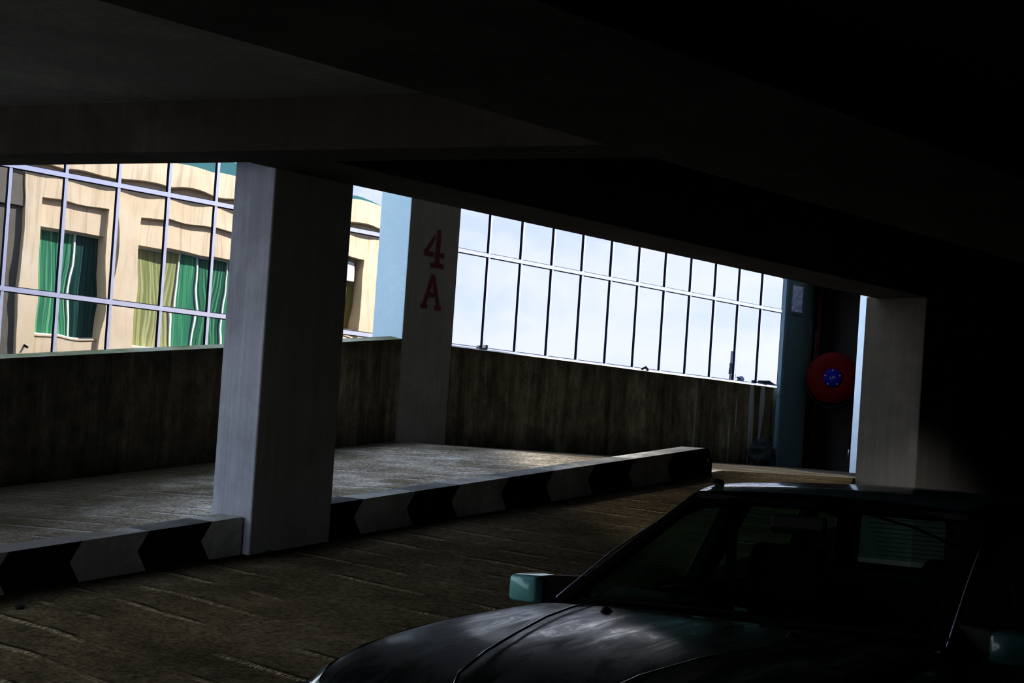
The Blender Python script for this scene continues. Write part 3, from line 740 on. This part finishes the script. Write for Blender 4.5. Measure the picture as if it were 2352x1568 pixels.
for sg in (1,-1):
    bar((.06,sg*.735,.92),(.90,sg*.60,1.345), .10,.08,.055,'windscreen_pillar',M['black'])
    MB().tube(RAILP(sg), .0042, 8).build('drip_rail', M['alu'], car, True)
    bar((1.14,sg*.745,.93),(1.32,sg*.61,1.36), .15,.21,.06,'door_pillar',M['black'])
    bar((2.18,sg*.745,.96),(2.12,sg*.61,1.36), .12,.12,.06,'door_pillar',M['black'])
    bar((2.88,sg*.735,.98),(2.56,sg*.60,1.34), .20,.18,.07,'tailgate_pillar',M['black'])
    def sw(pts, nm):
        MB().add([(l,sg*w,h) for l,w,h in pts], [list(range(len(pts)))]).build(nm, M['cglass'], car)
    sw([(.13,.735,.925),(1.07,.745,.94),(1.22,.615,1.345),(.90,.605,1.345)], 'door_window')
    sw([(1.21,.745,.94),(2.12,.745,.96),(2.06,.615,1.345),(1.42,.615,1.345)], 'door_window')
    sw([(2.24,.742,.965),(2.78,.735,.98),(2.48,.608,1.335),(2.18,.615,1.345)], 'quarter_window')
    for l0,l1,nm in ((.06,1.15,'door'),(1.19,2.12,'door')):
        dd = MB(); rows = [[(l0+(l1-l0)*i/4, sg*(w+.006), h) for w,h in [(.80,.28),(.835,.45),(.837,.62),(.825,.75),(.795,.88),(.75,.925)]] for i in range(5)]
        dr = dd.grid(rows).build(nm, M['paint'], car, True)
        MB().box(l1-.26,sg*.835-.012,.80,l1-.10,sg*.835+.012,.835).build('door_handle', M['black'], dr, bevel=.006)
        MB().box(l0+.02,sg*.85-.01,.58,l1-.02,sg*.85+.01,.63).build('rub_strip', M['black'], dr)
    # mirror: painted shell facing forward, black base
    mr = MB(); rows = []
    for (l,s_) in ((.092,.80),(.10,.92),(.125,.985),(.16,1.0),(.24,1.0)):
        rows.append([(l, sg*(.917+.067*s_*math.copysign(abs(math.cos(a))**.32,math.cos(a))), .945+.054*s_*math.copysign(abs(math.sin(a))**.32,math.sin(a))) for a in [2*PI*q/20 for q in range(20)]])
    mr.grid(rows, 0, True); mr.f.append(list(range(20))); mr.m.append(0)
    mo = mr.build('wing_mirror', M['lit_paint' if sg > 0 else 'paint'], car, True, label='teal painted wing mirror shell' if sg > 0 else 'dark shaded wing mirror shell')
    MB().hexa([(.10,sg*.71,.93),(.26,sg*.71,.93),(.26,sg*.855,.895),(.13,sg*.855,.895)],[(.19,sg*.70,1.01),(.27,sg*.70,1.01),(.25,sg*.855,1.0),(.14,sg*.855,1.0)]).build('mirror_mount', M['black'], mo, bevel=.01)
    MB().box(.236,sg*.917-.06,.895,.242,sg*.917+.06,.995).build('mirror_glass', M['chrome'], mo)
    # lamps
    hl = MB().box(-1.46,sg*.56-.15,.585,-1.40,sg*.56+.15,.735).build('headlamp', M['lens'], car, bevel=.015, label='rectangular headlamp lens')
    MB().box(-1.452,sg*.56-.165,.735,-1.39,sg*.56+.165,.752).build('lamp_trim', M['black'], hl)
    MB().hexa([(-1.455,sg*.715,.585),(-1.30,sg*.775,.585),(-1.30,sg*.76,.585),(-1.42,sg*.70,.585)],[(-1.435,sg*.705,.735),(-1.30,sg*.768,.745),(-1.30,sg*.75,.745),(-1.41,sg*.69,.735)]).build('indicator', M['amber'], car, label='clear corner indicator')
    MB().box(3.06,sg*.58-.14,.62,3.12,sg*.58+.14,.86).build('tail_lamp', plain('tail_red', (.3,.01,.01), .2), car)
    for l in (-.62,2.02):
        ty = MB().lathe([(.19,-.09),(.27,-.095),(.30,-.07),(.305,0),(.30,.07),(.27,.095),(.19,.09)], (l,sg*.715,.305), (0,1,0), 36, closed=True).build('wheel', M['rubber'], car, True)
        MB().lathe([(0,.05),(.06,.055),(.16,.035),(.195,.06),(.2,-.06)], (l,sg*.73,.305), (0,sg,0), 28).build('rim', M['steel'], ty, True)
        rows = [[(l+r*math.cos(PI*q/14), sg*w, .305+r*math.sin(PI*q/14)) for r,w in ((.315,.825),(.35,.838),(.36,.80))] for q in range(15)]
        MB().grid(rows).build('wheel_arch', M['black'], car, True)
MB().box(-1.455,-.39,.60,-1.41,.39,.735).build('grille', M['black'], car)
bp = MB(); rows = []
for w in (-.79,-.70,-.4,0,.4,.70,.79):
    l = -1.50+.10*(abs(w)/.79)**3; rows.append([(l+.12,w,.36),(l,w,.38),(l-.01,w,.47),(l,w,.55),(l+.12,w,.57)])
bp.grid(rows).build('bumper', M['black'], car, True)
bp = MB(); bp.grid([[(3.06,w,.36),(3.18,w,.38),(3.19,w,.47),(3.18,w,.55),(3.06,w,.57)] for w in (-.76,0,.76)]).build('bumper', M['black'], car)
# rear window with heater lines and wiper
rw = MB().grid([[(2.60+.36*v, u*(.575+.10*v), 1.315-.29*v) for u in (-1,-.5,0,.5,1)] for v in (0,.5,1)]).build('rear_window', M['cglass'], car, True)
for i in range(11):
    v = .08+.84*i/10
    MB().box(2.60+.36*v-.001,-.53,1.315-.29*v-.0015,2.60+.36*v+.001,.53,1.315-.29*v+.0015).build('heater_line', M['black'], rw)
MB().tube([(2.90,.02,1.09),(2.76,.30,1.21),(2.69,.50,1.255)], .008, 6).build('wiper', M['black'], rw)
# cabin
MB().box(-.05,-.70,.30,2.95,.70,.34).build('cabin_floor', M['fabric'], car)
for sg in (1,-1): MB().grid([[(l,sg*w,h) for w,h in ((.70,.32),(.715,.6),(.70,.92))] for l in (0,.6,1.2,1.8,2.5,2.94)]).build('door_card', M['fabric'], car)
dsb = MB(); rows = []
for w in (-.69,-.55,-.2,.15,.25,.42,.6,.69):
    b = .045 if .2 < w < .62 else 0
    rows.append([(.02,w,.90),(.10,w,.93+b*.4),(.28,w,.935+b),(.40,w,.90+b*.6),(.42,w,.70),(.30,w,.55)])
dsb.grid(rows).build('dashboard', M['black'], car, True)
MB().lathe([(.185+.014*math.cos(q*PI/4),.014*math.sin(q*PI/4)) for q in range(8)], (.54,.42,.86), (.85,0,.52), 36, closed=True).build('steering_wheel', M['rubber'], car, True)
st = [o for o in car.children if o.name.startswith('steering_wheel')][0]
MB().box(.53,.25,.84,.55,.59,.88).tube([(.54,.42,.86),(.36,.42,.76)], .03, 8).build('steering_column', M['rubber'], st)
for sg in (1,-1):
    se = MB().box(.72,sg*.37-.25,.36,1.22,sg*.37+.25,.56).build('front_seat', M['fabric'], car, bevel=.06)
    MB().hexa([(1.12,sg*.37-.25,.50),(1.26,sg*.37-.25,.50),(1.26,sg*.37+.25,.50),(1.12,sg*.37+.25,.50)],[(1.28,sg*.37-.22,.885),(1.38,sg*.37-.22,.885),(1.38,sg*.37+.22,.885),(1.28,sg*.37+.22,.885)]).build('seat_back', M['redfab'], se, bevel=.05, label='dark red seat back')
    MB().hexa([(1.31,sg*.38-.20,.90),(1.41,sg*.38-.20,.90),(1.41,sg*.38+.20,.90),(1.31,sg*.38+.20,.90)],[(1.33,sg*.38-.17,1.14),(1.41,sg*.38-.17,1.14),(1.41,sg*.38+.17,1.14),(1.33,sg*.38+.17,1.14)]).build('headrest', M['fabric'], se, bevel=.05)
    MB().box(1.20,sg*.575-.022,.5,1.212,sg*.575+.022,1.22).build('seat_belt', M['black'], car)
rs = MB().box(1.85,-.62,.36,2.35,.62,.54).hexa([(2.22,-.62,.5),(2.36,-.62,.5),(2.36,.62,.5),(2.22,.62,.5)],[(2.42,-.6,.95),(2.52,-.6,.95),(2.52,.6,.95),(2.42,.6,.95)]).build('rear_seat', M['fabric'], car, bevel=.04)
MB().box(2.48,-.66,.93,2.93,.66,.96).build('parcel_shelf', M['fabric'], car)
rv = MB().box(.55,-.10,1.225,.58,.12,1.297).build('rear_view_mirror', M['black'], car, bevel=.012)
MB().tube([(.58,0,1.28),(.76,0,1.345)], .018, 8).build('mirror_stalk', M['black'], rv)
MB().box(.20,.035,.953,.21,.085,.963).build('dash_tag', M['tagp'], car, label='small pale tag behind the windscreen')

# ------------------------------------------------------------------ light
w = bpy.data.worlds.new('sky'); sc.world = w; w.use_nodes = True; t = w.node_tree; t.nodes.clear()
tc = t.nodes.new('ShaderNodeTexCoord'); sx = t.nodes.new('ShaderNodeSeparateXYZ'); t.links.new(tc.outputs['Generated'], sx.inputs[0])
rp = t.nodes.new('ShaderNodeValToRGB'); t.links.new(sx.outputs['Z'], rp.inputs[0])
e = rp.color_ramp.elements; e[0].position = 0.; e[0].color = (.94,.955,1.0,1); e[1].position = .65; e[1].color = (.42,.66,1.0,1)
e2 = e.new(.12); e2.color = (.85,.90,1.0,1)
nz_ = t.nodes.new('ShaderNodeTexNoise'); nz_.inputs['Scale'].default_value = 7; nz_.inputs['Detail'].default_value = 5
mp = t.nodes.new('ShaderNodeMapping'); mp.inputs['Scale'].default_value = (1,1,3.5); t.links.new(tc.outputs['Generated'], mp.inputs[0]); t.links.new(mp.outputs[0], nz_.inputs['Vector'])
cl = t.nodes.new('ShaderNodeValToRGB'); t.links.new(nz_.outputs['Fac'], cl.inputs[0]); cl.color_ramp.elements[0].position = .42; cl.color_ramp.elements[1].position = .62
mxw = t.nodes.new('ShaderNodeMix'); mxw.data_type = 'RGBA'; t.links.new(cl.outputs[0], mxw.inputs[0]); t.links.new(rp.outputs[0], mxw.inputs[6]); mxw.inputs[7].default_value = (1.0,.985,.99,1)
bg = t.nodes.new('ShaderNodeBackground'); t.links.new(mxw.outputs[2], bg.inputs[0]); bg.inputs[1].default_value = 2.75
wo = t.nodes.new('ShaderNodeOutputWorld'); t.links.new(bg.outputs[0], wo.inputs[0])
# afternoon sun on the cream front: a far spot with a tight cone
sp = bpy.data.lights.new('sun_lamp', 'SPOT'); sp.energy = 690000; sp.color = (1,.93,.80); sp.spot_size = math.radians(17.5); sp.spot_blend = .02; sp.shadow_soft_size = .25
so = bpy.data.objects.new('sun_lamp', sp); COL.objects.link(so)
tgt = Vector((29.3,14.8,4.6)); so.location = tgt + Vector((.55,.60,.58)).normalized()*60
so.rotation_euler = (tgt-so.location).to_track_quat('-Z','Y').to_euler()

al = bpy.data.lights.new('pillar_fill', 'SPOT'); al.energy = 2000; al.spot_size = math.radians(18); al.spot_blend = .95; al.shadow_soft_size = .2; al.color = (.95,.97,1)  # added fill spot, no fitting here, brightens the right pillar's foot
ao = bpy.data.objects.new('pillar_fill', al); COL.objects.link(ao); ao.location = (9.6,4.0,.9)
ao.rotation_euler = (Vector((15.4,8.8,-.72))-ao.location).to_track_quat('-Z','Y').to_euler()
sc.view_settings.view_transform = 'Standard'
sc.view_settings.look = 'None'
sc.view_settings.exposure = 0
sc.view_settings.gamma = .68
try:
    sc.cycles.max_bounces = 10; sc.cycles.diffuse_bounces = 5; sc.cycles.transparent_max_bounces = 16; sc.cycles.sample_clamp_indirect = 6
except Exception: pass
